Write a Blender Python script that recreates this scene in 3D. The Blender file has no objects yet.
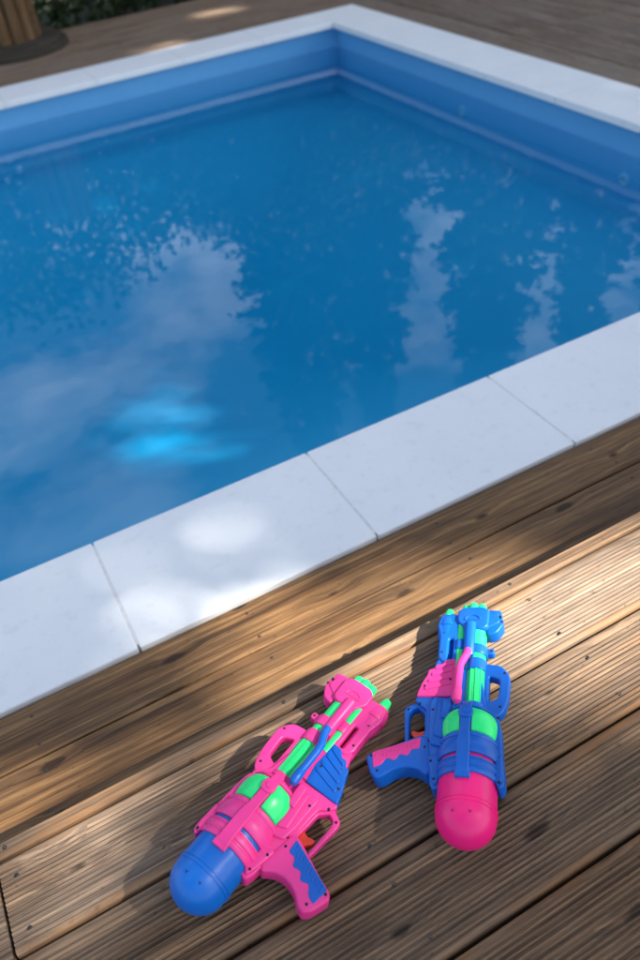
import bpy, bmesh, math, random
import numpy as np
from mathutils import Vector, Matrix
random.seed(7); rng = np.random.default_rng(11)
sc = bpy.context.scene
C = sc.collection
# ------------------------------------------------------------------ camera, sky, sun, exposure
CAM_H = 1.185
PITCH, ROLL, YAW = math.radians(41.858), math.radians(-7.572), math.radians(66.811)
SUN_EL, SUN_AZ = math.radians(41.0), math.atan2(-0.66, 0.75)      # azimuth of the sun in the xy plane
S = np.array([math.cos(SUN_EL)*math.cos(SUN_AZ), math.cos(SUN_EL)*math.sin(SUN_AZ), math.sin(SUN_EL)])

F = Vector((math.cos(PITCH)*math.cos(YAW), math.cos(PITCH)*math.sin(YAW), -math.sin(PITCH)))
r0 = F.cross(Vector((0, 0, 1))).normalized(); u0 = r0.cross(F)
Rv = r0*math.cos(ROLL) + u0*math.sin(ROLL); Uv = -r0*math.sin(ROLL) + u0*math.cos(ROLL)
cd = bpy.data.cameras.new('camera'); cam = bpy.data.objects.new('camera', cd); C.objects.link(cam)
m = Matrix((Rv, Uv, -F)).transposed().to_4x4(); m.translation = (0, 0, CAM_H); cam.matrix_world = m
cd.sensor_fit = 'VERTICAL'; cd.sensor_height = 36; cd.sensor_width = 24; cd.lens = 792.75/960*36
cd.clip_start = 0.02; cd.clip_end = 2000
cd.dof.use_dof = True; cd.dof.focus_distance = 1.22; cd.dof.aperture_fstop = 3.4
sc.camera = cam

w = bpy.data.worlds.new('World'); sc.world = w; w.use_nodes = True
nt = w.node_tree; N = nt.nodes; L = nt.links; N.clear()
sky = N.new('ShaderNodeTexSky'); sky.sky_type = 'NISHITA'; sky.sun_disc = False
sky.sun_elevation = SUN_EL; sky.sun_rotation = math.pi/2 - SUN_AZ
sky.altitude = 200; sky.air_density = 1.0; sky.dust_density = 1.6; sky.ozone_density = .45
tc = N.new('ShaderNodeTexCoord'); mp = N.new('ShaderNodeMapping'); mp.inputs['Scale'].default_value = (1, 1, 2.2); mp.inputs['Location'].default_value = (7, 2, 1)
nz = N.new('ShaderNodeTexNoise'); nz.inputs['Scale'].default_value = 3.4; nz.inputs['Detail'].default_value = 8; nz.inputs['Roughness'].default_value = .62
rp = N.new('ShaderNodeValToRGB'); rp.color_ramp.elements[0].position = .50; rp.color_ramp.elements[1].position = .70
mx = N.new('ShaderNodeMix'); mx.data_type = 'RGBA'
cl = N.new('ShaderNodeRGB'); cl.outputs[0].default_value = (10.0, 10.6, 11.4, 1)       # sunlit cloud, in the sky's own units
bg = N.new('ShaderNodeBackground'); bg.inputs['Strength'].default_value = 0.084
wo = N.new('ShaderNodeOutputWorld')
L.new(tc.outputs['Generated'], mp.inputs['Vector']); L.new(mp.outputs[0], nz.inputs['Vector']); L.new(nz.outputs['Fac'], rp.inputs['Fac'])
L.new(rp.outputs['Color'], mx.inputs['Factor']); L.new(sky.outputs[0], mx.inputs['A']); L.new(cl.outputs[0], mx.inputs['B'])
L.new(mx.outputs['Result'], bg.inputs['Color']); L.new(bg.outputs[0], wo.inputs['Surface'])

sd = bpy.data.lights.new('sun', 'SUN'); sd.energy = 5.0; sd.angle = math.radians(.55); sd.color = (1, .945, .86)
so = bpy.data.objects.new('sun', sd); C.objects.link(so); so.location = tuple(S*30)
so.rotation_euler = Vector(S).to_track_quat('Z', 'Y').to_euler()
sc.view_settings.view_transform = 'Standard'; sc.view_settings.look = 'None'
sc.view_settings.exposure = 1.62; sc.view_settings.gamma = 1.0; sc.view_settings.use_curve_mapping = False
sc.cycles.use_denoising = True
sc.cycles.max_bounces = 10; sc.cycles.transparent_max_bounces = 12
sc.cycles.sample_clamp_indirect = 6

# ------------------------------------------------------------------ helpers
def tag(o, label=None, cat=None, group=None, kind=None):
    for k, v in (('label', label), ('category', cat), ('group', group), ('kind', kind)):
        if v: o[k] = v
    return o
def empty(name, loc=(0, 0, 0)):
    o = bpy.data.objects.new(name, None); C.objects.link(o); o.location = loc; o.empty_display_size = .1; return o
def smooth(me, ang=35):
    me.polygons.foreach_set('use_smooth', [True]*len(me.polygons))
    me.set_sharp_from_angle(angle=math.radians(ang))
def obj(name, me, mat, parent=None, loc=None):
    if isinstance(me, bmesh.types.BMesh):
        b = me; me = bpy.data.meshes.new(name); b.to_mesh(me); b.free()
    if mat and not me.materials: me.materials.append(mat)
    o = bpy.data.objects.new(name, me); C.objects.link(o)
    if parent: o.parent = parent
    if loc is not None: o.location = loc
    return o
def pydata(name, V, Fc):
    me = bpy.data.meshes.new(name); me.from_pydata([tuple(map(float, v)) for v in V], [], [tuple(map(int, f)) for f in Fc]); me.update(); return me
def box_bm(x0, x1, y0, y1, z0, z1, bev=0, seg=2):
    b = bmesh.new(); bmesh.ops.create_cube(b, size=1)
    bmesh.ops.scale(b, vec=(x1-x0, y1-y0, z1-z0), verts=b.verts); bmesh.ops.translate(b, vec=((x0+x1)/2, (y0+y1)/2, (z0+z1)/2), verts=b.verts)
    if bev: bmesh.ops.bevel(b, geom=b.edges[:], offset=bev, segments=seg, affect='EDGES', profile=.5)
    return b
def sweep(bm, path, radii, seg=10, cap=True):
    P = [Vector(p) for p in path]; rings = []; ref = None
    for i, p in enumerate(P):
        t = (P[min(i+1, len(P)-1)] - P[max(i-1, 0)]).normalized()
        if ref is None: ref = t.orthogonal().normalized()
        ref = (ref - t*ref.dot(t)).normalized(); b = t.cross(ref)
        rings.append([bm.verts.new(p + (ref*math.cos(a) + b*math.sin(a))*radii[i]) for a in [2*math.pi*k/seg for k in range(seg)]])
    for a, b in zip(rings, rings[1:]):
        for k in range(seg): bm.faces.new((a[k], a[(k+1) % seg], b[(k+1) % seg], b[k]))
    if cap: bm.faces.new(rings[0][::-1]); bm.faces.new(rings[-1])
def lathe(bm, prof, cv=0, cw=0, seg=40, a0=0, a1=2*math.pi):
    """revolve (u, r) about the u axis through (v=cv, w=cw)"""
    full = a1-a0 > 6.28; n = seg if full else seg+1; rings = []
    for u, r in prof:
        rings.append([bm.verts.new((u, cv + max(r, 1e-5)*math.cos(a), cw + max(r, 1e-5)*math.sin(a))) for a in [a0+(a1-a0)*k/seg for k in range(n)]])
    for a, b in zip(rings, rings[1:]):
        for k in range(n if full else n-1):
            k2 = (k+1) % n; bm.faces.new((a[k], b[k], b[k2], a[k2]))

# ------------------------------------------------------------------ materials
class NT:
    def __init__(s, name):
        s.m = bpy.data.materials.new(name); s.m.use_nodes = True; s.t = s.m.node_tree; s.t.nodes.clear()
        s.out = s.n('ShaderNodeOutputMaterial')
    def n(s, typ, **kw):
        nd = s.t.nodes.new(typ)
        for k, v in kw.items():
            if hasattr(nd, k): setattr(nd, k, v)
            else: nd.inputs[k.replace('_', ' ')].default_value = v
        return nd
    def l(s, a, b): s.t.links.new(a, b)
    def math(s, op, a, b=None, clamp=False):
        nd = s.n('ShaderNodeMath'); nd.operation = op; nd.use_clamp = clamp
        for i, x in enumerate((a, b)):
            if x is None: continue
            if isinstance(x, (int, float)): nd.inputs[i].default_value = x
            else: s.l(x, nd.inputs[i])
        return nd.outputs[0]
    def ramp(s, fac, stops):
        nd = s.n('ShaderNodeValToRGB'); e = nd.color_ramp.elements
        while len(e) < len(stops): e.new(.5)
        for el, (p, c) in zip(e, stops): el.position = p; el.color = (*c, 1) if len(c) == 3 else c
        s.l(fac, nd.inputs[0]); return nd.outputs[0]
    def mix(s, fac, a, b, mode='MIX'):
        nd = s.n('ShaderNodeMix'); nd.data_type = 'RGBA'; nd.blend_type = mode
        for key, x in (('Factor', fac), ('A', a), ('B', b)):
            i = nd.inputs[key] if key != 'Factor' else nd.inputs[0]
            if key != 'Factor': i = nd.inputs[6] if key == 'A' else nd.inputs[7]
            if isinstance(x, (int, float)): i.default_value = x
            elif isinstance(x, tuple): i.default_value = (*x, 1)
            else: s.l(x, i)
        return nd.outputs[2]
    def noise(s, vec, scale, detail=5, rough=.55, dist=0):
        nd = s.n('ShaderNodeTexNoise'); nd.inputs['Scale'].default_value = scale; nd.inputs['Detail'].default_value = detail
        nd.inputs['Roughness'].default_value = rough; nd.inputs['Distortion'].default_value = dist
        if vec is not None: s.l(vec, nd.inputs['Vector'])
        return nd.outputs['Fac']
    def mapping(s, vec, scale=(1, 1, 1), loc=(0, 0, 0)):
        nd = s.n('ShaderNodeMapping'); nd.inputs['Scale'].default_value = scale; nd.inputs['Location'].default_value = loc
        s.l(vec, nd.inputs['Vector']); return nd.outputs[0]
    def bump(s, h, strength=.3, dist=.001):
        nd = s.n('ShaderNodeBump'); nd.inputs['Strength'].default_value = strength; nd.inputs['Distance'].default_value = dist
        s.l(h, nd.inputs['Height']); return nd.outputs[0]

def wood(name, dark, mid, light, grey, grey_amt=.5, knots=1.0, rough=.75, spec=.3, tint=.2, along='x', edge=None):
    k = NT(name); tcn = k.n('ShaderNodeTexCoord'); oi = k.n('ShaderNodeObjectInfo')
    off = k.n('ShaderNodeVectorMath', operation='MULTIPLY_ADD'); cmb = k.n('ShaderNodeCombineXYZ')
    for i in range(3): k.l(oi.outputs['Random'], cmb.inputs[i])
    k.l(cmb.outputs[0], off.inputs[0]); off.inputs[1].default_value = (37, 11, 5); k.l(tcn.outputs['Object'], off.inputs[2])
    v = off.outputs[0]
    if along == 'y':
        sx = k.n('ShaderNodeSeparateXYZ'); k.l(v, sx.inputs[0]); cb = k.n('ShaderNodeCombineXYZ')
        k.l(sx.outputs['Y'], cb.inputs['X']); k.l(sx.outputs['X'], cb.inputs['Y']); k.l(sx.outputs['Z'], cb.inputs['Z']); v = cb.outputs[0]
    elif along == 'z':
        sx = k.n('ShaderNodeSeparateXYZ'); k.l(v, sx.inputs[0]); cb = k.n('ShaderNodeCombineXYZ')
        k.l(sx.outputs['Z'], cb.inputs['X']); k.l(sx.outputs['X'], cb.inputs['Y']); k.l(sx.outputs['Y'], cb.inputs['Z']); v = cb.outputs[0]
    # knots: elongated cells, only some of them used, grain bends around them
    vor = k.n('ShaderNodeTexVoronoi', voronoi_dimensions='2D'); vor.inputs['Scale'].default_value = 1
    k.l(k.mapping(v, (5.0, 15.0, 1)), vor.inputs['Vector'])
    sel = k.n('ShaderNodeSeparateColor'); k.l(vor.outputs['Color'], sel.inputs[0])
    has = k.math('GREATER_THAN', sel.outputs[0], .68)
    dn = k.math('ADD', vor.outputs['Distance'], k.math('MULTIPLY', k.math('SUBTRACT', k.noise(v, 45, 3), .5), .12))
    near = k.math('MULTIPLY', k.math('SUBTRACT', 1.0, k.math('MULTIPLY', dn, 2.6), True), has)
    core = k.math('MULTIPLY', k.math('MULTIPLY', k.math('SUBTRACT', k.math('MULTIPLY', sel.outputs[1], .16), dn), 16.0, True), has, True)
    bent = k.n('ShaderNodeVectorMath', operation='ADD'); cb2 = k.n('ShaderNodeCombineXYZ')
    k.l(k.math('MULTIPLY', near, .013*knots), cb2.inputs['Y']); k.l(v, bent.inputs[0]); k.l(cb2.outputs[0], bent.inputs[1])
    g1 = k.noise(k.mapping(bent.outputs[0], (1.0, 64, 64)), 1, 8, .68, .15)
    g2 = k.noise(k.mapping(bent.outputs[0], (7, 260, 260)), 1, 3, .6)
    big = k.noise(k.mapping(v, (2.2, 6, 6)), 1, 4, .6)
    col = k.ramp(g1, [(.33, dark), (.50, mid), (.64, light)])
    col = k.mix(k.math('MULTIPLY', k.ramp(big, [(.40, (0, 0, 0)), (.62, (1, 1, 1))]), grey_amt), col, grey)
    col = k.mix(.55, col, k.ramp(g2, [(.32, (.35, .33, .32)), (.55, (1, 1, 1)), (.75, (1.25, 1.22, 1.2))]), 'MULTIPLY')
    g3 = k.noise(k.mapping(bent.outputs[0], (11, 165, 165)), 1, 4, .62)
    col = k.mix(.5, col, k.ramp(g3, [(.30, (.45, .43, .42)), (.5, (.98, .98, .98)), (.70, (1.6, 1.58, 1.55))]), 'MULTIPLY')
    crk = k.noise(k.mapping(bent.outputs[0], (6, 420, 420)), 1, 3, .55)
    col = k.mix(k.math('MULTIPLY', k.ramp(crk, [(.62, (0, 0, 0)), (.68, (1, 1, 1))]), .55), col, tuple(c*.3 for c in dark))
    col = k.mix(k.math('MULTIPLY', k.math('POWER', core, .6), .8*knots, True), col, tuple(c*.4 for c in dark))
    spk = k.noise(k.mapping(v, (60, 110, 1)), 1, 2, .5)
    col = k.mix(k.math('MULTIPLY', k.ramp(spk, [(.68, (0, 0, 0)), (.74, (1, 1, 1))]), .45), col, tuple(c*.35 for c in dark))
    if edge:
        so_ = k.n('ShaderNodeSeparateXYZ'); k.l(tcn.outputs['Object'], so_.inputs[0]); yl = so_.outputs['Y']
        e1 = k.math('MAXIMUM', k.math('MULTIPLY', k.math('SUBTRACT', .013, yl), 300, True), k.math('MULTIPLY', k.math('SUBTRACT', yl, .131), 300, True))
        er = k.ramp(k.noise(k.mapping(v, (5, 20, 20)), 1, 5, .6), [(.47, (0, 0, 0)), (.62, (1, 1, 1))])
        col = k.mix(k.math('MULTIPLY', k.math('MULTIPLY', e1, er), .5), col, edge)
        orr = k.ramp(k.noise(k.mapping(v, (3.2, 26, 26)), 1, 5, .6), [(.60, (0, 0, 0)), (.70, (1, 1, 1))])
        col = k.mix(k.math('MULTIPLY', orr, .5), col, edge)
    col = k.mix(1.0, col, oi.outputs['Color'], 'MULTIPLY')
    val = k.math('ADD', 1-tint/2, k.math('MULTIPLY', oi.outputs['Random'], tint))
    hsv = k.n('ShaderNodeHueSaturation'); k.l(val, hsv.inputs['Value']); k.l(col, hsv.inputs['Color'])
    p = k.n('ShaderNodeBsdfPrincipled'); k.l(hsv.outputs[0], p.inputs['Base Color'])
    k.l(k.math('ADD', rough-.1, k.math('MULTIPLY', g1, .2)), p.inputs['Roughness']); p.inputs['Specular IOR Level'].default_value = spec
    hgt = k.math('ADD', k.math('MULTIPLY', g2, .6), k.math('ADD', k.math('MULTIPLY', g1, .6), k.math('MULTIPLY', core, -.8)))
    k.l(k.bump(hgt, .55, .0012), p.inputs['Normal']); k.l(p.outputs[0], k.out.inputs[0]); return k.m

M_rib = wood('ribbed_decking_wood', (.036, .020, .010), (.112, .066, .036), (.225, .142, .080), (.165, .120, .083), .5, edge=(.20, .095, .035))
M_smooth = wood('smooth_decking_wood', (.044, .020, .008), (.16, .080, .030), (.31, .172, .072), (.17, .108, .058), .35, rough=.62)
M_far = wood('far_decking_wood', (.09, .058, .036), (.20, .132, .086), (.30, .212, .145), (.25, .19, .138), .7, along='x')
M_fary = wood('far_decking_wood_across', (.08, .052, .035), (.175, .12, .082), (.27, .195, .138), (.23, .18, .138), .7, along='y')
M_post = wood('post_wood', (.04, .021, .008), (.12, .064, .024), (.21, .12, .05), (.12, .08, .05), .3, along='z')
M_base = wood('post_base_wood', (.02, .016, .011), (.04, .032, .022), (.065, .052, .038), (.06, .05, .04), .5)

def plastic(name, c, rough=.34, sss=0.0, wear=.25):
    k = NT(name); t = k.n('ShaderNodeTexCoord'); o = t.outputs['Object']
    n1 = k.noise(o, 28, 5, .6); n2 = k.noise(o, 420, 3, .6)
    col = k.mix(k.math('MULTIPLY', k.ramp(n1, [(.45, (0, 0, 0)), (.75, (1, 1, 1))]), wear), c, tuple(min(1, x*.72+.03) for x in c))
    p = k.n('ShaderNodeBsdfPrincipled'); k.l(col, p.inputs['Base Color'])
    k.l(k.math('ADD', rough-.08, k.math('MULTIPLY', n1, .22)), p.inputs['Roughness']); p.inputs['Specular IOR Level'].default_value = .38
    if sss: p.inputs['Subsurface Weight'].default_value = sss; p.inputs['Subsurface Radius'].default_value = (.01, .012, .01); p.inputs['Subsurface Scale'].default_value = .5
    k.l(k.bump(k.math('ADD', k.math('MULTIPLY', n1, .7), k.math('MULTIPLY', n2, .3)), .4, .0008), p.inputs['Normal'])
    k.l(p.outputs[0], k.out.inputs[0]); return k.m
M_pink = plastic('pink_plastic', (.78, .040, .25)); M_pinkT = plastic('pink_tank_plastic', (.86, .010, .18), .3, .1)
M_blue = plastic('blue_plastic', (.001, .100, .45)); M_blueT = plastic('blue_tank_plastic', (.001, .125, .50), .3, .1)
M_green = plastic('green_plastic', (.02, .74, .19), .24, .25, .12)
M_pinkD = plastic('pink_dent_shade', (.30, .004, .06)); M_blueD = plastic('blue_dent_shade', (.0005, .03, .17))  # darker copies of the tank colours, painting shade inside its dents
M_red = plastic('red_plastic', (.65, .04, .015)); M_hole = plastic('recess_shade_black', (.01, .008, .01), .7)  # the black stands in for shade inside screw holes

k = NT('white_coping'); t = k.n('ShaderNodeTexCoord'); o = t.outputs['Object']; oi = k.n('ShaderNodeObjectInfo')
n1 = k.noise(o, 3.5, 6, .6); n2 = k.noise(o, 160, 4, .7); n3 = k.noise(o, 26, 5, .65)
col = k.mix(k.ramp(n1, [(.35, (0, 0, 0)), (.7, (1, 1, 1))]), (.785, .785, .765), (.735, .74, .735))
col = k.mix(k.math('MULTIPLY', k.ramp(n3, [(.55, (0, 0, 0)), (.78, (1, 1, 1))]), .42), col, (.58, .56, .52))
col = k.mix(k.math('MULTIPLY', k.ramp(n2, [(.60, (0, 0, 0)), (.70, (1, 1, 1))]), .32), col, (.46, .44, .41))
hs = k.n('ShaderNodeHueSaturation'); k.l(k.math('ADD', .985, k.math('MULTIPLY', oi.outputs['Random'], .02)), hs.inputs['Value']); k.l(col, hs.inputs['Color'])
p = k.n('ShaderNodeBsdfPrincipled'); k.l(hs.outputs[0], p.inputs['Base Color']); p.inputs['Roughness'].default_value = .62; p.inputs['Specular IOR Level'].default_value = .3
k.l(k.bump(k.math('ADD', n2, k.math('MULTIPLY', n3, .6)), .25, .0012), p.inputs['Normal']); k.l(p.outputs[0], k.out.inputs[0]); M_cop = k.m

k = NT('coping_mortar'); t = k.n('ShaderNodeTexCoord'); n1 = k.noise(t.outputs['Object'], 60, 4)
p = k.n('ShaderNodeBsdfPrincipled'); k.l(k.ramp(n1, [(.3, (.56, .55, .52)), (.7, (.70, .69, .66))]), p.inputs['Base Color']); p.inputs['Roughness'].default_value = .9
k.l(p.outputs[0], k.out.inputs[0]); M_mort = k.m

k = NT('blue_pool_shell'); t = k.n('ShaderNodeTexCoord'); n1 = k.noise(t.outputs['Object'], 2.2, 6, .6); n2 = k.noise(t.outputs['Object'], 14, 5, .6)
col = k.mix(n1, (.075, .365, .60), (.095, .405, .65)); col = k.mix(k.math('MULTIPLY', k.ramp(n2, [(.55, (0, 0, 0)), (.8, (1, 1, 1))]), .3), col, (.12, .44, .67))
p = k.n('ShaderNodeBsdfPrincipled'); k.l(col, p.inputs['Base Color']); p.inputs['Roughness'].default_value = .35; k.l(p.outputs[0], k.out.inputs[0]); M_shell = k.m

k = NT('pool_wall_liner'); t = k.n('ShaderNodeTexCoord'); n1 = k.noise(k.mapping(t.outputs['Object'], (1, 1, 5)), 2.6, 6, .6); n2 = k.noise(k.mapping(t.outputs['Object'], (9, 9, 1.2)), 3, 5, .6)
col = k.mix(n1, (.085, .315, .58), (.11, .365, .63)); col = k.mix(k.math('MULTIPLY', k.ramp(n2, [(.55, (0, 0, 0)), (.8, (1, 1, 1))]), .3), col, (.20, .40, .66))
p = k.n('ShaderNodeBsdfPrincipled'); k.l(col, p.inputs['Base Color']); p.inputs['Roughness'].default_value = .38; k.l(k.bump(n1, .25, .01), p.inputs['Normal']); k.l(p.outputs[0], k.out.inputs[0]); M_wall = k.m

k = NT('pool_water'); t = k.n('ShaderNodeTexCoord')
rip = k.math('ADD', k.noise(t.outputs['Object'], 5.0, 2, .5, .6), k.math('MULTIPLY', k.noise(t.outputs['Object'], 17, 2, .5), .22))
bn = k.bump(rip, .014, .03)
ge = k.n('ShaderNodeNewGeometry'); dt = k.n('ShaderNodeVectorMath', operation='DOT_PRODUCT'); k.l(ge.outputs['Incoming'], dt.inputs[0]); k.l(bn, dt.inputs[1])
cs = k.math('ABSOLUTE', dt.outputs['Value']); gg = k.math('SQRT', k.math('ADD', 1.333**2-1, k.math('MULTIPLY', cs, cs)))
fa = k.math('DIVIDE', k.math('SUBTRACT', gg, cs), k.math('ADD', gg, cs))
fb_ = k.math('DIVIDE', k.math('SUBTRACT', k.math('MULTIPLY', cs, k.math('ADD', gg, cs)), 1.0), k.math('ADD', k.math('MULTIPLY', cs, k.math('SUBTRACT', gg, cs)), 1.0))
frs = k.math('MULTIPLY', k.math('MULTIPLY', k.math('MULTIPLY', fa, fa), .5), k.math('ADD', 1.0, k.math('MULTIPLY', fb_, fb_)), True)
tr = k.n('ShaderNodeBsdfTransparent'); tr.inputs['Color'].default_value = (.93, .98, 1, 1)
gl = k.n('ShaderNodeBsdfGlossy'); gl.inputs['Roughness'].default_value = .012; k.l(bn, gl.inputs['Normal'])
ms = k.n('ShaderNodeMixShader'); k.l(frs, ms.inputs[0]); k.l(tr.outputs[0], ms.inputs[1]); k.l(gl.outputs[0], ms.inputs[2]); k.l(ms.outputs[0], k.out.inputs['Surface'])
va = k.n('ShaderNodeVolumeAbsorption'); va.inputs['Color'].default_value = (.10, .83, .885, 1); va.inputs['Density'].default_value = 1.35; k.l(va.outputs[0], k.out.inputs['Volume'])
M_water = k.m

k = NT('inlet_plastic'); p = k.n('ShaderNodeBsdfPrincipled'); n1 = k.noise(k.n('ShaderNodeTexCoord').outputs['Object'], 30)
k.l(k.ramp(n1, [(.3, (.22, .42, .62)), (.7, (.32, .5, .66))]), p.inputs['Base Color']); k.l(p.outputs[0], k.out.inputs[0]); M_inlet = k.m
k = NT('screw_steel'); p = k.n('ShaderNodeBsdfPrincipled'); n1 = k.noise(k.n('ShaderNodeTexCoord').outputs['Object'], 400)
k.l(k.ramp(n1, [(.3, (.03, .026, .022)), (.7, (.11, .10, .09))]), p.inputs['Base Color']); p.inputs['Metallic'].default_value = .8; p.inputs['Roughness'].default_value = .45; k.l(p.outputs[0], k.out.inputs[0]); M_screw = k.m

k = NT('soil_and_grass'); n1 = k.noise(k.n('ShaderNodeTexCoord').outputs['Object'], 1.5, 8, .65); n2 = k.noise(None, 30, 6, .7)
p = k.n('ShaderNodeBsdfPrincipled'); k.l(k.mix(n2, k.ramp(n1, [(.35, (.05, .04, .025)), (.6, (.04, .07, .02))]), (.03, .035, .015)), p.inputs['Base Color']); p.inputs['Roughness'].default_value = .95
k.l(p.outputs[0], k.out.inputs[0]); M_ground = k.m

def leafmat(name, a, b, transl=.3):
    k = NT(name); g = k.n('ShaderNodeNewGeometry'); n1 = k.noise(g.outputs['Position'], 2.3, 4); r = k.math('ADD', k.math('MULTIPLY', g.outputs['Random Per Island'], .6), k.math('MULTIPLY', n1, .5))
    col = k.ramp(r, [(.2, a), (.8, b)])
    d = k.n('ShaderNodeBsdfPrincipled'); k.l(col, d.inputs['Base Color']); d.inputs['Roughness'].default_value = .5; d.inputs['Specular IOR Level'].default_value = .35
    tl = k.n('ShaderNodeBsdfTranslucent'); k.l(k.mix(.5, col, (.10, .16, .02)), tl.inputs['Color'])
    ms = k.n('ShaderNodeMixShader'); ms.inputs[0].default_value = transl; k.l(d.outputs[0], ms.inputs[1]); k.l(tl.outputs[0], ms.inputs[2]); k.l(ms.outputs[0], k.out.inputs[0]); return k.m
M_leaf = leafmat('broad_leaves', (.03, .07, .015), (.09, .14, .03)); M_hedge = leafmat('hedge_leaves', (.008, .02, .007), (.028, .05, .014), .1)
M_fir = leafmat('conifer_needles', (.012, .035, .015), (.03, .065, .025), .1)
k = NT('bark'); n1 = k.noise(k.mapping(k.n('ShaderNodeTexCoord').outputs['Object'], (8, 8, 1.5)), 3, 6, .7); p = k.n('ShaderNodeBsdfPrincipled')
k.l(k.ramp(n1, [(.35, (.03, .022, .016)), (.65, (.12, .09, .065))]), p.inputs['Base Color']); p.inputs['Roughness'].default_value = .9; k.l(k.bump(n1, .8, .02), p.inputs['Normal']); k.l(p.outputs[0], k.out.inputs[0]); M_bark = k.m

# ------------------------------------------------------------------ the setting
ZC = -.15            # coping top
ZL = -.158           # lower deck top
ZW = -.315           # water
PX0, PX1, PY0, PY1 = -4.2, 2.905, 1.487, 5.495        # inner edge of coping
CW = .363            # coping width
# ground sheet with a hole for the pool
zg = -.40; a = 400
V = [(-a, -a, zg), (a, -a, zg), (a, a, zg), (-a, a, zg), (PX0-.15, PY0-.15, zg), (PX1+.15, PY0-.15, zg), (PX1+.15, PY1+.15, zg), (PX0-.15, PY1+.15, zg)]
g = obj('ground', pydata('ground', V, [(0, 1, 5, 4), (1, 2, 6, 5), (2, 3, 7, 6), (3, 0, 4, 7)]), M_ground)
tag(g, 'dark soil and grass around the decking', 'ground', kind='structure')

# --- upper ribbed deck
deck = empty('wooden_deck', (0, 0, 0)); tag(deck, 'raised deck of ribbed brown boards under the two water guns', 'deck', kind='structure')
def ribbed_mesh(name, L_, W=.143, T=.028, nr=16):
    """cross-section in y,z with rounded ribs; length along x"""
    mrg = .0105; pitch = (W-2*mrg)/nr; dep = .0030
    prof = [(0, -T), (0, -.006), (.0012, -.0028), (.004, -.0006), (mrg-.0022, 0)]
    for i in range(nr):
        y = mrg + i*pitch
        prof += [(y-.0012, -.0003), (y+.0004, -dep*.8), (y+.0016, -dep), (y+.0028, -dep*.8), (y+.0042, -.0003), (y+pitch/2+.0022, 0)]
    prof += [(W-mrg+.0022, 0), (W-.004, -.0006), (W-.0012, -.0028), (W, -.006), (W, -T)]
    ys = [prof[0]]
    for q in prof[1:]:
        if q[0] > ys[-1][0] or q[0] == W or q[0] == 0: ys.append(q)
    n = len(ys); nx = max(2, int(L_/.25)); V = []; Fc = []
    for j in range(nx+1):
        for (y, z) in ys: V.append((L_*j/nx, y, z))
    for j in range(nx):
        for i in range(n-1): Fc.append((j*n+i, (j+1)*n+i, (j+1)*n+i+1, j*n+i+1))
    Fc.append(tuple(range(n))); Fc.append(tuple(nx*n+i for i in reversed(range(n))))
    me = pydata(name, V, Fc); smooth(me, 50); return me
screw_bm = bmesh.new(); lathe(screw_bm, [(-.0002, .0036), (.0004, .0035), (.0006, .003), (.0005, .0014), (-.0004, .0012), (-.0004, 0)], seg=12)
bmesh.ops.rotate(screw_bm, verts=screw_bm.verts, cent=(0, 0, 0), matrix=Matrix.Rotation(-math.pi/2, 3, 'Y'))
screw_me = bpy.data.meshes.new('deck_screw'); screw_bm.to_mesh(screw_me); screw_bm.free(); screw_me.materials.append(M_screw)
JOIST = [-.277+.483*i for i in range(-3, 8)]
rib_long = ribbed_mesh('plank', 5.6); rib_l = ribbed_mesh('plank', 2.195); rib_r = ribbed_mesh('plank', 3.4)
EDGE = .733
TONE = [(1.62, 1.72, 1.86, 1), (1.25, 1.22, 1.18, 1), (1.12, 1.04, .95, 1), (1.3, 1.16, .99, 1), (1.05, 1, .95, 1)]   # boards differ in age and weathering; first board also lightened to look sunlit
def add_plank(me, x0, L_, y0, i):
    o = obj('plank', me, M_rib, deck, (x0, y0, (-.0008 if i % 2 else 0))); o.color = TONE[min(i, 4)]; o.rotation_euler = (0, 0, random.uniform(-.0006, .0006))
    if y0 > .0:
        for jx in JOIST:
            if x0+.01 < jx < x0+L_ and -.5 < jx < 1.4:
                for fy in (.030, .113):
                    s_ = obj('screw', screw_me, None, o, (jx-x0+random.uniform(-.006, .006), fy+random.uniform(-.003, .003), -.0006))
for i in range(9):
    y0 = EDGE - .149*(i+1) + .003
    if i == 0: add_plank(rib_l, -2.5, 2.195, y0, i); add_plank(rib_r, -.300, 3.4, y0, i)
    else: add_plank(rib_long, -2.5+random.uniform(-.05, .05), 5.6, y0, i)
fb = box_bm(0, 5.6, 0, .027, -.21, 0, .003, 3); fo = obj('fascia_board', fb, M_rib, deck, (-2.5, EDGE+.0015, -.0005)); fo.color = (1.5, 1.5, 1.5, 1)  # fascia lightened as well, partly for the sun along this edge
for jx in JOIST:
    if -.5 < jx < 1.4: obj('screw', screw_me, None, fo, (jx+2.5-.007, .016, 0))
for jx in JOIST:
    obj('joist', box_bm(-.022, .022, 0, 1.33, -.12, -.0285), M_base, deck, (jx, EDGE-1.345, -.001))

# --- lower smooth boards between deck and pool
low = empty('lower_deck', (0, 0, ZL)); tag(low, 'lower strip of smooth brown boards between ribbed deck and white coping', 'deck', kind='structure')
for (y0, y1) in ((.764, .842), (.846, .987), (.991, 1.1185)):
    b = box_bm(0, 7.2, 0, y1-y0, -.028, 0, .003, 3); o = obj('plank', b, M_smooth, low, (-2.7, y0, 0))
    if y0 > .8:
        for jx in JOIST:
            if -.5 < jx < 2:
                for fy in ((.03, .11) if y0 < .9 else (.028, .098)): obj('screw', screw_me, None, o, (jx+2.7+.05+random.uniform(-.01, .01), fy, .0002))

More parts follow.
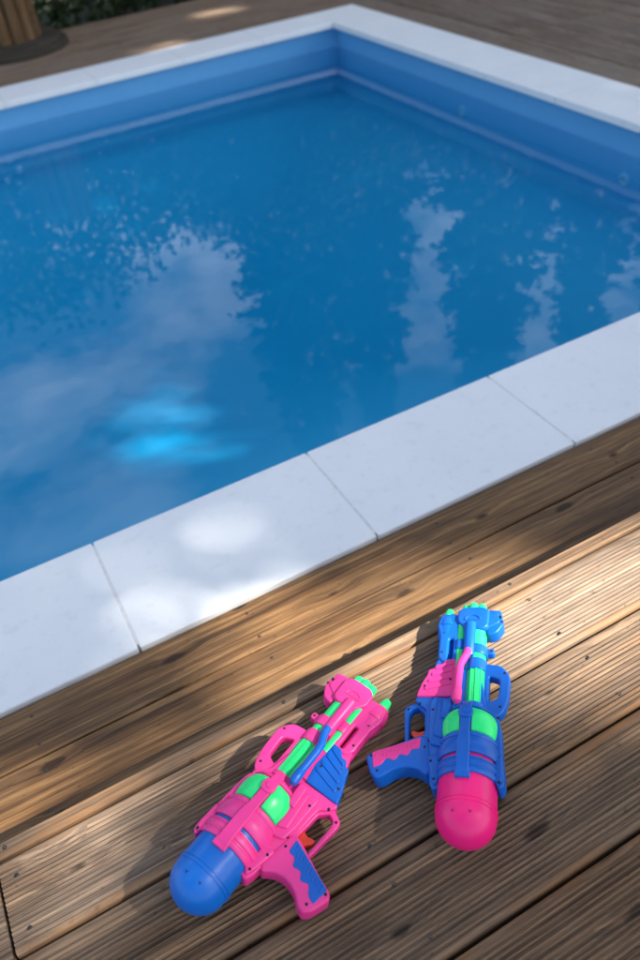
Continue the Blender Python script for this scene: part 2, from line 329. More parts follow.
# --- pool shell, coping, water
pool = empty('swimming_pool', (0, 0, 0)); tag(pool, 'rectangular blue swimming pool edged with white coping slabs', 'pool', kind='structure')
def ring(x0, x1, y0, y1, z): return [(x0, y0, z), (x1, y0, z), (x1, y1, z), (x0, y1, z)]
ov = .045
def rr(ins, z): return ring(PX0-ov+ins, PX1+ov-ins, PY0-ov+ins, PY1+ov-ins, z)
lv = [rr(0, ZC-.036), rr(.003, -.52), rr(.012, -.56), rr(.040, -.585)]
V = [v for r_ in lv for v in r_]
Fw = [(j*4+i, j*4+(i+1) % 4, (j+1)*4+(i+1) % 4, (j+1)*4+i) for j in range(3) for i in range(4)]
o = obj('pool_wall', pydata('pool_wall', V, Fw), M_wall, pool); smooth(o.data, 60)
nin = 16; FD = -1.0; lv2 = [rr(.040 + 1.7*(q/nin), -.585 + (FD+.585)*(.5-.5*math.cos(math.pi*q/nin))) for q in range(nin+1)]
V2 = [v for r_ in lv2 for v in r_]; Fl = [(j*4+i, j*4+(i+1) % 4, j*4+4+(i+1) % 4, j*4+4+i) for j in range(nin) for i in range(4)] + [tuple(nin*4+i for i in range(4))]
o = obj('pool_floor', pydata('pool_floor', V2, Fl), M_shell, pool); smooth(o.data, 30)
# slabs
SL = .5865; GAP = .0045
def slab(x0, x1, y0, y1):
    b = box_bm(x0, x1, y0, y1, ZC-.036, ZC, .0035, 3); o = obj('coping_slab', b, M_cop, pool)
    o.location.z = random.uniform(-.0003, .0003); return o
x = .0205
near_x = [x + SL*i for i in range(-8, 7)]; near_x = [q for q in near_x if PX0-CW+.1 < q < PX1-.15]
xs = [PX0-CW] + near_x + [PX1]
for (yy0, yy1) in ((PY0-CW, PY0), (PY1, PY1+CW)):
    for a_, b_ in zip(xs, xs[1:]): slab(a_+GAP/2, b_-GAP/2, yy0, yy1)
    slab(PX1+GAP/2, PX1+CW, yy0, yy1)
ysl = [PY0 + (PY1-PY0)*i/7 for i in range(8)]
for a_, b_ in zip(ysl, ysl[1:]): slab(PX1, PX1+CW, a_+GAP/2, b_-GAP/2); slab(PX0-CW, PX0, a_+GAP/2, b_-GAP/2)
# mortar bed just below the slab tops
zb = ZC-.0009
b = bmesh.new()
for (x0, x1, y0, y1) in ((PX0-CW+.012, PX1+CW-.012, PY0-CW+.012, PY0-.012), (PX0-CW+.012, PX1+CW-.012, PY1+.012, PY1+CW-.012), (PX1+.012, PX1+CW-.012, PY0-.012, PY1+.012), (PX0-CW+.012, PX0-.012, PY0-.012, PY1+.012)):
    q = box_bm(x0, x1, y0, y1, ZC-.040, zb); me = bpy.data.meshes.new('t'); q.to_mesh(me); q.free(); b.from_mesh(me)
o = obj('mortar_bed', b, M_mort, pool)
# inlets on the far wall
for (y_, z_) in ((4.03, -.418), (2.72, -.435)):
    b = bmesh.new(); lathe(b, [(0, .034), (-.006, .032), (-.009, .026), (-.009, .016), (-.002, .013), (-.002, 0)], seg=24)
    o = obj('pool_inlet', b, M_inlet, pool, (PX1+ov-.001, y_, z_)); smooth(o.data)
# water body
b = box_bm(PX0-ov-.03, PX1+ov+.03, PY0-ov-.03, PY1+ov+.03, -1.06, ZW); wt = obj('water', b, M_water); tag(wt, 'still blue water filling the pool', 'water', kind='structure')

# --- far decking
far = empty('far_deck', (0, 0, ZL)); tag(far, 'weathered brown boards beyond the far edges of the pool', 'deck', kind='structure')
fx = PX1+CW+.005; fy = PY1+CW+.005
yy = fy; i = 0
while yy < 7.12:
    b = box_bm(0, fx+4.6, 0, .143, -.028, 0, .003); o = obj('plank', b, M_far, far, (-4.6, yy, random.uniform(-.001, .001))); yy += .149; i += 1
FYE = yy
xx = fx; i = 0
while xx < 6.4:
    wd = .225 if i == 0 else .143
    for (y0, y1) in ((.9, 4.268), (4.278, FYE)):
        b = box_bm(0, wd, 0, y1-y0, -.028, 0, .003); o = obj('plank', b, M_fary, far, (xx, y0, random.uniform(-.001, .001)))
    xx += wd + (.014 if i == 0 else .006); i += 1

# ------------------------------------------------------------------ post beyond the pool
post = empty('wooden_post', (.95, 6.83, ZL)); tag(post, 'thick round post of upright wooden staves on a dark round base', 'post')
b = bmesh.new(); lathe(b, [(0, .40), (.035, .40), (.042, .392), (.045, .36), (.07, .355), (.078, .34), (.078, 0)], seg=48)
bmesh.ops.rotate(b, verts=b.verts, cent=(0, 0, 0), matrix=Matrix.Rotation(-math.pi/2, 3, 'Y')); o = obj('base', b, M_base, post); smooth(o.data)
st = None
for i in range(13):
    a_ = 2*math.pi*i/13; r_ = .182
    if st is None:
        b = bmesh.new(); sweep(b, [(0, 0, .07), (0, 0, .3), (0, 0, .6), (0, 0, .92)], [.046, .045, .044, .043], 12); st = bpy.data.meshes.new('stave'); b.to_mesh(st); b.free(); st.materials.append(M_post); smooth(st, 50)
    o = obj('stave', st, None, post, (r_*math.cos(a_), r_*math.sin(a_), random.uniform(-.001, .0))); o.rotation_euler = (random.uniform(-.008, .008), random.uniform(-.008, .008), a_)
b = bmesh.new(); sweep(b, [(0, 0, .07), (0, 0, .90)], [.165, .165], 20); o = obj('core', b, M_base, post)

# ------------------------------------------------------------------ vegetation
def leaf_mesh(name, P, size, flat=.0, droop=0.0):
    n = len(P); d = rng.normal(size=(n, 3)); d[:, 2] -= droop; d /= np.linalg.norm(d, axis=1)[:, None]
    e = rng.normal(size=(n, 3)); e -= d*(e*d).sum(1)[:, None]; e /= np.linalg.norm(e, axis=1)[:, None]
    nn = np.cross(d, e); s = (size*rng.uniform(.65, 1.3, n))[:, None]
    V = np.stack([P - d*s*.5, P + e*s*.30 + nn*s*.07, P + d*s*.5 - nn*s*.06, P - e*s*.30 + nn*s*.07], 1).reshape(-1, 3)
    me = bpy.data.meshes.new(name); me.vertices.add(4*n); me.vertices.foreach_set('co', V.astype(np.float32).ravel())
    me.loops.add(6*n); base = (np.arange(n)*4)[:, None]; idx = (base + np.array([0, 1, 2, 0, 2, 3])[None]).ravel()
    me.loops.foreach_set('vertex_index', idx.astype(np.int32)); me.polygons.add(2*n); me.polygons.foreach_set('loop_start', (np.arange(2*n)*3).astype(np.int32))
    me.update(calc_edges=True); me.validate(); return me

def clusters(centers, per, spread):
    return (centers[:, None, :] + rng.normal(size=(len(centers), per, 3))*np.asarray(spread)).reshape(-1, 3)

def broad_tree(x, y, h0, centers, per, spread, leaf, label, name='broadleaf_tree', keep=None, group=None, mat=None):
    t_ = empty(name, (x, y, zg)); tag(t_, label, 'tree', group)
    b = bmesh.new(); top = centers.mean(0) - np.array([x, y, zg])
    sweep(b, [(0, 0, -.1), (.04, .02, h0*.4), (-.03, .05, h0*.8), tuple(top*np.array([.6, .6, .95]))], [.20, .16, .13, .05], 10)
    tr = obj('trunk', b, M_bark, t_); smooth(tr.data, 60)
    b = bmesh.new(); sel = centers[rng.permutation(len(centers))[:22]]
    for c in sel:
        c = c - np.array([x, y, zg]); s0 = Vector((0, .03, h0*random.uniform(.6, .95))); e_ = Vector(c); mid = s0.lerp(e_, .5) + Vector((0, 0, .25))
        if keep is None: sweep(b, [s0, mid, e_], [.06, .035, .01], 6)
        else:
            sweep(b, [s0, mid, e_], [.045, .02, .006], 5)
    obj('limb', b, M_bark, t_)['kind'] = 'stuff'
    P = clusters(centers, per, spread)
    if keep is not None: P = P[keep(P)]
    P = P - np.array([x, y, zg]); o = obj('crown', leaf_mesh('crown', P, leaf), mat or M_leaf, t_); o['kind'] = 'stuff'; return t_

# --- shade trees on the sunny side: gaps in their crowns let through the flecks of sun seen on deck, coping and pool
def cam_hit(px, py, z):
    d = F*792.75 + Rv*(px-320) - Uv*(py-480); t_ = (z-CAM_H)/d.z; return np.array([d.x*t_, d.y*t_, z])
def sun_xy(p): p = np.asarray(p, float); return (p - S*(p[..., 2:3]/S[2]))[..., :2]
flecks = []     # (x, y on z=0 along the sun ray, long radius, short radius, angle, opening)
def fleck(px, py, z, rx, ry, ang, op): q = sun_xy(cam_hit(px, py, z)); flecks.append((q[0], q[1], rx, ry, math.radians(ang), op))
fleck(590, 600, 0, .32, .20, 0, 1.0)
fleck(500, 625, 0, .15, .12, 20, 1.0)
fleck(345, 640, ZL, .30, .12, 0, 1.0)
fleck(210, 582, ZC, .24, .12, 0, .66)
fleck(240, 625, ZL, .2, .07, 0, .9)
fleck(15, 812, ZL, .10, .035, 0, 1.0)
fleck(60, 850, 0, .26, .13, 0, .84)
fleck(240, 785, .03, .24, .14, 10, .80)
fleck(560, 350, ZC, .08, .02, -25, .3)
fleck(80, 590, ZC, .12, .06, 0, .35)
fleck(160, 438, -1.0, .40, .17, 78, .88)
fleck(218, 12, ZL, .22, .08, 0, 1.0)
fleck(165, 46, ZL, .2, .07, 0, 1.0)
def keep(P):
    q = sun_xy(P); op = np.zeros(len(P))
    for (fx_, fy_, rx, ry, an, o_) in flecks:
        dx, dy = q[:, 0]-fx_, q[:, 1]-fy_; a_ = (dx*math.cos(an)+dy*math.sin(an))/(rx+.04); b_ = (-dx*math.sin(an)+dy*math.cos(an))/(ry+.04)
        op = np.maximum(op, o_*np.clip(1.25-.55*(a_*a_+b_*b_), 0, 1))
    return rng.uniform(size=len(P)) > op
n_c = 4300
q = np.stack([rng.uniform(-2.2, 5.5, n_c), rng.uniform(-1.6, 8.2, n_c)], 1)
tt = rng.uniform(12, 17, n_c); cen = np.concatenate([q, np.zeros((n_c, 1))], 1) + S[None]*tt[:, None]
tx = np.array([[7.6, -7.4], [9.8, -4.2], [11.8, -.8]])
own = np.argmin(((cen[:, None, :2]-tx[None])**2).sum(2), 1)
names = ['tall leafy tree behind the camera shading the deck boards', 'tall leafy tree to the right shading the pool', 'tall leafy tree far right shading the distant decking']
for i in range(3):
    broad_tree(tx[i, 0], tx[i, 1], 7.0, cen[own == i], 34, .36, .125, names[i], keep=keep)

# --- hedge behind the far deck
hd = empty('hedge', (0, 7.9, zg)); tag(hd, 'dark leafy hedge behind the far decking and the post', 'hedge')
n = 50000; P = np.stack([rng.uniform(-5.5, 7.5, n), rng.normal(0, .33, n), rng.uniform(0, 1, n)**.8*2.3], 1)
P[:, 1] += .12*np.sin(P[:, 0]*3.1) + .1*np.sin(P[:, 0]*7.7+P[:, 2]*5); P[:, 2] += .2*np.sin(P[:, 0]*2.3)
P[:, 1] = np.maximum(P[:, 1], -.68)
obj('foliage', leaf_mesh('foliage', P, .085), M_hedge, hd)['kind'] = 'stuff'
b = bmesh.new()
for x_ in np.arange(-5, 7.4, .55): sweep(b, [(x_, 0, -.1), (x_+random.uniform(-.1, .1), random.uniform(-.1, .1), .9), (x_+random.uniform(-.2, .2), random.uniform(-.15, .15), 1.7)], [.03, .022, .008], 6)
obj('stem', b, M_bark, hd)['kind'] = 'stuff'

# --- tall shrubs added behind the conifers to block sky gaps mirrored in the water
hb = empty('added_shrub_belt', (0, 0, zg)); tag(hb, 'tall dark shrubs added behind the conifers to close sky gaps', 'shrubs')
n = 30000; az_ = np.radians(rng.uniform(30, 80, n)); rr_ = 12.6 + rng.normal(0, .35, n)
P = np.stack([rr_*np.cos(az_), rr_*np.sin(az_), rng.uniform(0, 1, n)**.85*(2.9+.35*np.sin(az_*31)+.25*np.sin(az_*77))], 1)
obj('foliage', leaf_mesh('foliage', P, .17), M_fir, hb)['kind'] = 'stuff'
b = bmesh.new()
for a_ in np.radians(np.arange(31, 80, 2.5)): sweep(b, [(12.6*math.cos(a_), 12.6*math.sin(a_), -.1), (12.6*math.cos(a_), 12.6*math.sin(a_), 1.3), (12.7*math.cos(a_), 12.6*math.sin(a_), 2.5)], [.04, .03, .01], 6)
obj('stem', b, M_bark, hb)['kind'] = 'stuff'

# --- conifers seen upside down in the water
def conifer(az, r, h, half, label, seed):
    rg = np.random.default_rng(seed); x, y = r*math.cos(math.radians(az)), r*math.sin(math.radians(az))
    t_ = empty('conifer_tree', (x, y, zg)); tag(t_, label, 'tree', 'conifers beyond the pool')
    b = bmesh.new(); sweep(b, [(0, 0, -.1), (0, 0, h*.5), (0, 0, h*.98)], [.14, .08, .012], 8); obj('trunk', b, M_bark, t_)
    pts = []; b = bmesh.new(); z = .35
    while z < h*.985:
        rad = half*((1-z/h)**.92)*1.2; nb = int(8+6*rad)
        for k_ in range(nb):
            a_ = rg.uniform(0, 2*math.pi); l_ = rad*rg.uniform(.55, 1.2); n_ = int(10+58*l_)
            tpar = rg.uniform(.1, 1, n_); dr = -.30*l_*tpar + .22*l_*tpar**2
            p_ = np.stack([np.cos(a_)*l_*tpar, np.sin(a_)*l_*tpar, z+dr], 1) + rg.normal(size=(n_, 3))*np.array([.07, .07, .05])*(1.1-.5*tpar)[:, None]
            pts.append(p_)
            if k_ % 3 == 0: sweep(b, [(0, 0, z), (np.cos(a_)*l_*.9, np.sin(a_)*l_*.9, z-.12*l_)], [.014, .004], 4)
        z += rg.uniform(.13, .2)
    obj('branch', b, M_bark, t_)['kind'] = 'stuff'
    obj('crown', leaf_mesh('crown', np.concatenate(pts), .15, droop=.5), M_fir, t_)['kind'] = 'stuff'
conifer(66.8, 11.2, 9.9, 1.35, 'tall dark conifer beyond the pool, broadest of the conifers mirrored in the water', 1)
conifer(60.7, 11.5, 9.4, 1.05, 'dark conifer mirrored left of the narrow light gap in mid pool', 2)
conifer(51.3, 11.2, 9.3, 1.12, 'dark conifer mirrored between the two light gaps near the white coping', 3)
conifer(44.4, 11.0, 7.9, .85, 'shorter dark conifer mirrored at the right beside the bright cloud', 4)
conifer(37.6, 11.5, 8.4, 1.1, 'rightmost dark conifer beyond the pool at the edge of the mirrored cloud', 5)
# loose leafy trees to the left, mirrored as broken foliage
def crown_pts(c, rad, n): 
    d = rng.normal(size=(n, 3)); d /= np.linalg.norm(d, axis=1)[:, None]; return np.array(c) + d*np.array(rad)*(rng.uniform(0, 1, n)**.4)[:, None]
broad_tree(2.6, 10.3, 1.6, crown_pts((2.6, 10.3, 1.5), (1.2, .9, .9), 70), 90, .17, .065, 'low leafy tree mirrored at the upper left of the pool', mat=M_leaf)
broad_tree(.6, 10.0, 1.8, crown_pts((.5, 10.0, 1.9), (1.1, .9, 1.3), 60), 60, .17, .065, 'loose leafy tree mirrored at the left edge of the pool', mat=M_leaf)
broad_tree(-1.9, 9.8, 2, crown_pts((-2.2, 9.8, 2.6), (1.4, 1.0, 2.0), 100), 70, .18, .065, 'tall leafy tree far left beyond the hedge and the post', mat=M_leaf)

# ------------------------------------------------------------------ water guns
def fillet(pts, r, n=4):
    out = []; m_ = len(pts)
    for i in range(m_):
        p0, p1, p2 = Vector(pts[i-1][:2]), Vector(pts[i][:2]), Vector(pts[(i+1) % m_][:2])
        rad = pts[i][2] if len(pts[i]) > 2 else r
        a_, b_ = (p0-p1), (p2-p1); la, lb = a_.length, b_.length; d = min(rad, la*.45, lb*.45)
        if d < 1e-6: out.append(tuple(p1)); continue
        s_, e_ = p1 + a_.normalized()*d, p1 + b_.normalized()*d
        for k_ in range(n+1):
            t_ = k_/n; out.append(tuple(s_*(1-t_)**2 + p1*2*t_*(1-t_) + e_*t_**2))
    return out
def plate(bm, outer, half, bev=.002, holes=(), w0=0., r=.005, rot=None):
    """rounded slab: outline in (u, v), thickness along w (mm in, metres out)"""
    cu = bpy.data.curves.new('c', 'CURVE'); cu.dimensions = '2D'; cu.fill_mode = 'BOTH'
    for pl in (outer,)+tuple(holes):
        pp = fillet([tuple(q*.001 for q in p_) for p_ in pl], r)
        sp = cu.splines.new('POLY'); sp.points.add(len(pp)-1); sp.use_cyclic_u = True
        for q, p_ in zip(sp.points, pp): q.co = (p_[0], p_[1], 0, 1)
    cu.extrude = half*.001-bev; cu.bevel_depth = bev; cu.bevel_resolution = 2; cu.offset = -bev
    o = bpy.data.objects.new('c', cu); C.objects.link(o); dg = bpy.context.evaluated_depsgraph_get()
    me = bpy.data.meshes.new_from_object(o.evaluated_get(dg)); bpy.data.objects.remove(o); bpy.data.curves.remove(cu)
    me.transform(Matrix.Translation((0, 0, w0*.001))); bm.from_mesh(me); bpy.data.meshes.remove(me)
def mm(l): return [tuple(q*.001 for q in p_) for p_ in l]

def build_gun(s, body, tank, acc, label, loc, yaw, pitch, roll):
    root = empty('water_gun', (0, 0, 0)); tag(root, label, 'toy gun', 'toy water guns on the deck')
    def part(name, bm, mat, parent=root, ang=38, lab=None):
        bmesh.ops.remove_doubles(bm, verts=bm.verts, dist=1e-6)
        if s < 0: bmesh.ops.scale(bm, vec=(1, -1, 1), verts=bm.verts)
        bmesh.ops.recalc_face_normals(bm, faces=bm.faces)
        o = obj(name, bm, mat, parent); smooth(o.data, ang)
        if lab: o['label'] = lab
        return o
    B = bmesh.new
    # tank
    b = B(); R_ = .0435
    prof = [(-.101, 0), (-.1007, .006)] + [(-.060-.041*math.cos(t_), R_*math.sin(t_)) for t_ in [math.radians(x_) for x_ in range(14, 90, 8)]] + \
        [(-.056, R_), (-.0555, R_+.0012), (-.053, R_+.0014), (-.0525, R_), (-.050, R_), (-.0495, R_+.001), (-.047, R_+.001), (-.0465, R_), (.030, R_), (.030, 0)]
    lathe(b, prof, seg=64); tk = part('water_tank', b, tank)
    for a_ in (72, 106):     # dark inserts painting the shade of moulded dents on the tank shoulder
        b = B(); a_ = math.radians(a_); u_ = -.071; rr_ = R_*math.sin(math.acos((.071-.060)/.041))-.0004
        bmesh.ops.create_cone(b, cap_ends=True, segments=3, radius1=.0034, radius2=.0026, depth=.0014)
        nrm = Vector((-.28, math.cos(a_)*.9, math.sin(a_)*.9)).normalized()
        bmesh.ops.transform(b, verts=b.verts, matrix=Matrix.Translation((u_, rr_*math.cos(a_), rr_*math.sin(a_))) @ nrm.to_track_quat('Z', 'Y').to_matrix().to_4x4())
        part('dent_shade_mark', b, M_pinkD if s < 0 else M_blueD, tk)
    # collar with ridges over tank
    b = B()
    lathe(b, [(-.012, .040), (-.012, .0462), (-.010, .0475), (-.005, .0478), (-.003, .0462), (-.001, .0462), (.001, .0482), (.006, .0485), (.008, .0465), (.0095, .0465), (.0105, .0478), (.0125, .0478), (.0135, .040)], seg=64)
    part('collar', b, body)
    b = B()      # shroud and globe
    lathe(b, [(.0195, .040), (.0195, .0470), (.023, .0492), (.036, .0490), (.042, .0470), (.050, .0445), (.056, .0442)] +
          [(.080+.044*math.sin(t_), .0445*math.cos(t_)) for t_ in [math.radians(x_) for x_ in range(-32, 66, 7)]] + [(.122, .018), (.122, .012)], seg=64)
    # raised band around globe
    lathe(b, [(.048, .038), (.048, .0458), (.050, .0468), (.0535, .0466), (.055, .0435)], seg=64)
    lathe(b, [(.1035, .035), (.1035, .0396), (.106, .0392), (.110, .036), (.111, .03)], seg=64)
    # main side plates
    plate(b, [(-22, 47, 6), (-14, 55, 6), (12, 54), (40, 51), (62, 50), (88, 48), (108, 42), (122, 26), (205, 10), (268, 14), (290, 12), (290, -24), (318, -34), (320, -58, 8), (296, -63), (270, -56), (224, -58), (205, -64), (150, -82), (136, -92, 6), (124, -80), (118, -71), (76, -68), (64, -74), (40, -76), (16, -66), (2, -56), (-12, -55), (-24, -50, 6), (-22, -40), (-4, -36), (-4, 38)], 14.5, .0025,
          holes=[[(218, -35.5), (262, -35.5), (262, -42.5), (218, -42.5)]], r=.006)
    plate(b, [(-18, 46), (-8, 53), (30, 52), (30, 40), (-10, 40)], 19, .003, r=.004)
    plate(b, [(-20, -47), (-6, -53), (30, -60), (34, -40), (-12, -38)], 19, .003, r=.005)
    plate(b, [(44, -34), (132, -24), (138, -58), (126, -64), (70, -62), (50, -58)], 20, .0025, r=.004)
    plate(b, [(58, -38), (120, -32), (124, -50), (64, -54)], 24, .0025, r=.004)
    plate(b, [(92, -30), (128, -27), (128, -41), (92, -44)], 27.5, .002, r=.002)
    plate(b, [(140, -20), (226, -16), (226, -34), (140, -36)], 18, .0025, r=.003)
    plate(b, [(212, -14), (292, -12), (320, -32, 8), (321, -60, 9), (294, -66), (270, -60), (222, -60), (210, -50)], 17.5, .004, holes=[[(218, -35.5), (262, -35.5), (262, -42.5), (218, -42.5)]], r=.006)
    bd = part('body', b, body)
    # strap
    b = B(); hw = 7.6; V = []
    us = [-22, -14, -4, 10, 22, 36, 50, 60, 72, 84, 96, 106, 114]; ws = [46.8, 50.0, 51.5, 51.8, 52.2, 52.0, 49.5, 48.2, 48.0, 47.8, 45.0, 41.5, 37]
    rows = []
    for u_, w_ in zip(us, ws):
        h_ = hw*(1.25 if u_ < 40 else 1)
        rows.append([b.verts.new((u_*.001, y_*.001, z_*.001)) for y_, z_ in ((-h_, w_-7), (-h_, w_-1.2), (-h_+1.3, w_), (h_-1.3, w_), (h_, w_-1.2), (h_, w_-7))])
    for a_, c_ in zip(rows, rows[1:]):
        for i_ in range(5): b.faces.new((a_[i_], a_[i_+1], c_[i_+1], c_[i_]))
    b.faces.new(rows[0][::-1]); b.faces.new(rows[-1])
    stp = part('strap', b, body)
    b = B(); plate(b, [(77, -11), (98, -11), (98, 11), (77, 11)], 5, .0018, w0=45.6, r=.0095); plate(b, [(83, -5), (93, -5), (93, 5), (83, 5)], 4, .001, w0=48.2, r=.0045); part('boss', b, body, stp); b = B()
    plate(b, [(-23, -10.8), (-9, -10.8), (-9, 10.8), (-23, 10.8)], 4, .001, w0=45.0, r=.0015); part('buckle', b, body, stp)
    # green domes on the globe, both sides of strap (and underneath side)
    for (a0, a1) in ((10, 78), (102, 170), (200, 250), (290, 340)):
        b = B(); q = [(.0575, .0415), (.059, .0434), (.066, .0450), (.074, .0458), (.082, .0460), (.090, .0448), (.097, .0422), (.1015, .0392), (.1025, .0372)]
        lathe(b, q, seg=18, a0=math.radians(a0), a1=math.radians(a1))
        rim = [e_ for e_ in b.edges if e_.is_boundary]; ex = bmesh.ops.extrude_edge_only(b, edges=rim)
        for v_ in [g_ for g_ in ex['geom'] if isinstance(g_, bmesh.types.BMVert)]: v_.co.y *= .94; v_.co.z *= .94
        part('tank_window', b, M_green)
    # carry handle
    b = B(); plate(b, [(104, 40), (116, 52, 9), (140, 58), (186, 61, 8), (207, 47, 9), (212, 16), (196, 14), (120, 18)], 9.5, .003,
                   holes=[[(134, 27, 5), (141, 42, 6), (178, 45, 7), (186, 27, 5)]], r=.006)
    lathe(b, mm([(194, 14), (194, 18.6), (197, 19.4), (213, 19.4), (216, 18.6), (216, 14)]), .004, .003, 36)
    part('carry_handle', b, body)
    # barrels
    b = B(); prof = [(116, 0), (116, 16), (283, 16), (283, 0)]; lathe(b, mm(prof), .004, .003, 40)
    for a_ in range(20, 170, 30):     # flutes along the green barrel
        a_ = math.radians(a_); sweep(b, [(.122, .004+.0158*math.cos(a_), .003+.0158*math.sin(a_)), (.194, .004+.0158*math.cos(a_), .003+.0158*math.sin(a_))], [.0016, .0016], 6)
    part('barrel', b, M_green)
    b = B(); lathe(b, mm([(196, 0), (196, 8), (292, 8), (292, 0)]), -.023, .0115, 24); part('side_barrel', b, M_green)
    b = B(); lathe(b, mm([(118, 14), (118, 20), (126, 19.5), (128, 17), (128, 14)]), .004, .003, 36); part('barrel_ring', b, body)
    b = B(); lathe(b, mm([(228, 14), (228, 18.6), (230, 19.4), (244, 19.4), (246, 18.6), (246, 14)]), .004, .003, 36)
    plate(b, [(233, 18), (245, 18), (246, 34, 5), (234, 34, 5)], 7, .002, r=.003); lathe(b, mm([(237, 6), (237, 9.6), (238, 10), (256, 10), (257, 9.6), (257, 6)]), -.023, .0115, 24)
    part('barrel_ring', b, body)
    b = B(); lathe(b, mm([(219, 0), (219.5, 8), (222, 9.6), (276, 10.4), (290, 11), (290, 0)]), -.0065, .0185, 28); part('hose_socket', b, body)
    # hose
    b = B(); path = mm([(226, -6.5, 27.5), (216, -8, 29), (205, -12, 30.5), (194, -16.5, 31), (180, -18, 31), (150, -18.5, 31.5), (138, -18.5, 32)])
    sweep(b, path, [.0064]*len(path), 16); sweep(b, mm([(143, -18.5, 31.8), (141, -18.5, 31.9), (128, -19, 31.5), (122, -19, 30), (118, -19, 27)]), [.006, .0076, .0078, .0074, .004], 16)
    part('hose', b, acc, lab=None)
    # lower tube and nozzle
    b = B(); lathe(b, mm([(206, 0), (206, 12), (266, 12.2), (276, 17.2), (306, 18.6), (316, 17), (322, 12.5), (322, 0)]), -.049, .001, 28)
    lathe(b, mm([(294, 12), (294, 19.4), (299, 19.6), (299, 12)]), -.049, .001, 28); part('lower_tube', b, body)
    b = B(); lathe(b, mm([(316, 0), (316, 10), (328, 9.2), (338, 7.6), (341, 6.2), (341, 3.2), (334, 3), (334, 0)]), -.049, .001, 20); part('nozzle', b, M_green)
    # muzzle block
    b = B(); plate(b, [(278, 14), (284, 24), (322, 26), (331, 14), (331, -20), (322, -30), (300, -31), (290, -24), (280, -18)], 22, .004, r=.007)
    plate(b, [(272, 22), (276, 38, 8), (296, 49, 5), (327, 45, 5), (331, 24), (300, 14)], 12.5, .003, r=.005)
    plate(b, [(284, 20), (298, 43), (322, 40), (325, 20)], 15.5, .002, r=.004)
    mz = part('muzzle', b, body)
    b = B(); pth = [(.296, .013*math.cos(t_)-.002, .022) for t_ in [math.pi*i_/10 for i_ in range(11)]]
    pth = [(.299+.011*math.sin(math.pi*i_/10), .013*math.cos(math.pi*i_/10)-.003, .0221) for i_ in range(11)]; sweep(b, pth, [.0015]*11, 8)
    sweep(b, [pth[0], pth[-1]], [.0013, .0013], 8); part('moulded_arch', b, body, mz)
    b = B(); lathe(b, mm([(328, 0), (328, 13.5), (333, 13), (334, 11), (334, 0)]), -.003, .001, 24); part('nozzle_plate', b, M_green)
    for (v_, w_) in ((10, 7), (-4, 11), (-17, 6), (7, -8), (-12, -8)):
        b = B(); lathe(b, mm([(326, 0), (326, 9), (339, 8.6), (344, 7), (344, 3.8), (337, 3.6), (337, 0)]), v_*.001, w_*.001, 18); part('nozzle', b, M_green)
    # pump cover with stepped ribs
    b = B(); plate(b, [(139, -30), (168, -25), (216, -28), (214, -44), (205, -50), (204, -60), (196, -64), (194, -72), (182, -74), (170, -80), (150, -86), (140, -88)], 19, .002, r=.0025)
    pc = part('pump_cover', b, acc)
    for i_ in range(4):
        b = B(); o_ = i_*14; plate(b, [(204-o_, -31), (210-o_, -31), (200-o_*1.0, -60-i_*5), (193-o_, -60-i_*5)], 21, .001, r=.001); part('rib', b, acc, pc)
    # grip
    b = B(); plate(b, [(8, -52), (66, -62), (68, -74), (59, -96), (46, -124), (36, -152, 7), (28, -158, 7), (0, -147, 7), (-8, -138, 7), (-5, -128), (8, -112), (13, -92), (9, -74), (-2, -60)], 16, .004, r=.009)
    gp = part('grip', b, body)
    wav = [(63, -73), (35.5, -148), (9, -143), (14, -130, 6), (27, -124, 6), (21, -110, 6), (34, -104, 6), (29, -91, 6), (43, -86, 6), (42, -74, 6)]
    b = B(); plate(b, wav, 17, .001, r=.003); gi = part('grip_inset', b, acc)
    for i_ in range(11):
        t_ = i_/10; cu_, cv_ = 57-22*t_, -80-60*t_; l_ = 9 if i_ % 3 else 6
        b = B(); sweep(b, mm([(cu_+1, cv_+.5, 16.9), (cu_-l_-1, cv_-2.4+.5, 16.9)]), [.0011, .0011], 6); part('rib', b, acc, gi)
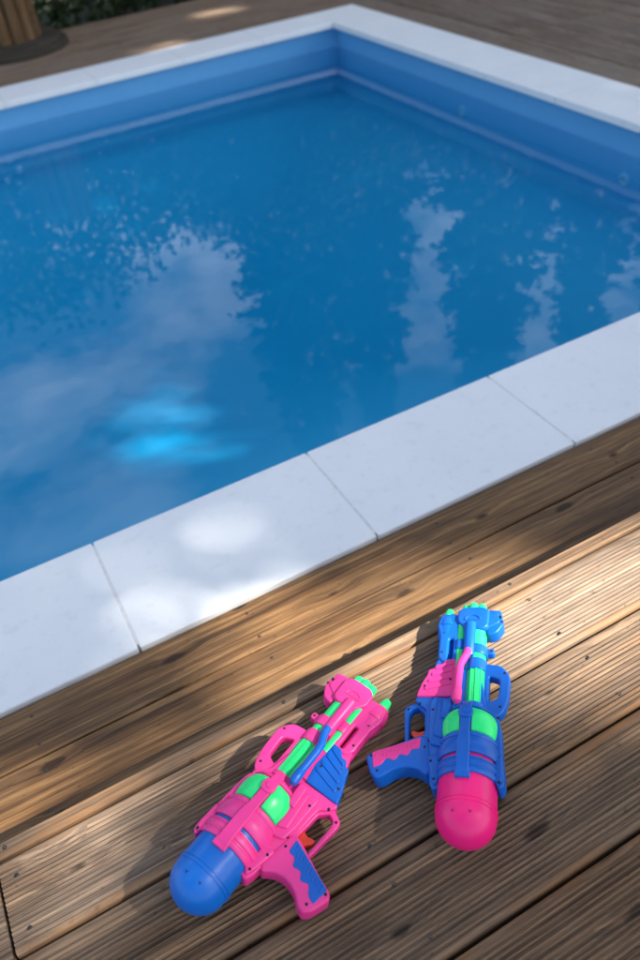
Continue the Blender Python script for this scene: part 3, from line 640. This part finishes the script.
    # trigger guard + trigger
    b = B(); plate(b, [(116, -66), (136, -86, 5), (126, -106, 6), (118, -108, 5), (52, -100, 3), (50, -94, 3), (112, -99, 6), (121, -96, 5), (125, -86), (114, -74), (70, -70), (70, -62)], 9, .0025, r=.003)
    part('trigger_guard', b, body)
    b = B(); plate(b, [(60, -70), (84, -70), (80, -80), (83, -92), (76, -93), (66, -84), (58, -84)], 6, .002, r=.003); part('trigger', b, M_red)
    # flush black discs painting the shade inside screw recesses
    for (u_, v_, w_) in ((-13, 48, 19), (-10, -47, 19), (20, -54, 19), (46, -66, 16), (20, -140, 16), (4, -136, 16), (30, -149, 16), (124, 46, 9.5), (190, 52, 9.5), (100, 44, 14.5), (58, -60, 14.5), (128, -82, 14.5), (121, -101, 9), (240, 29, 7), (276, -52, 17.5), (232, -53, 17.5), (310, 44, 15.3), (300, 46.5, 12.5), (186, -62, 19), (160, -76, 19), (172, -34, 19), (204, -38, 19), (112, -58, 20)):
        b = B(); bmesh.ops.create_cone(b, cap_ends=True, segments=10, radius1=.0022, radius2=.0022, depth=.003)
        bmesh.ops.translate(b, verts=b.verts, vec=(u_*.001, v_*.001, w_*.001-.0012)); part('screw_recess_shade', b, M_hole, bd)
    root.rotation_euler = Matrix.Rotation(yaw, 3, 'Z').__matmul__(Matrix.Rotation(pitch, 3, 'Y')).__matmul__(Matrix.Rotation(roll, 3, 'X')).to_euler()
    root.location = loc; bpy.context.view_layer.update()
    zmin = 9
    for o in [c_ for c_ in root.children_recursive if c_.type == 'MESH']:
        mw = o.matrix_world; zmin = min(zmin, min((mw @ v_.co).z for v_ in o.data.vertices))
    print('gun origin z', loc[2], 'lowest', zmin); root.location.z = loc[2] - zmin + .0002
    return root
rad = math.radians
build_gun(1, M_pink, M_blueT, M_blue, 'pink toy water gun with a round blue tank and blue grip inset', (.0183, .5464, .0455), rad(25.1), rad(4.6), rad(8.8))
build_gun(-1, M_blue, M_pinkT, M_pink, 'blue toy water gun with a round pink tank and pink hose', (.3658, .4520, .0486), rad(51.0), rad(4.6), rad(-11))
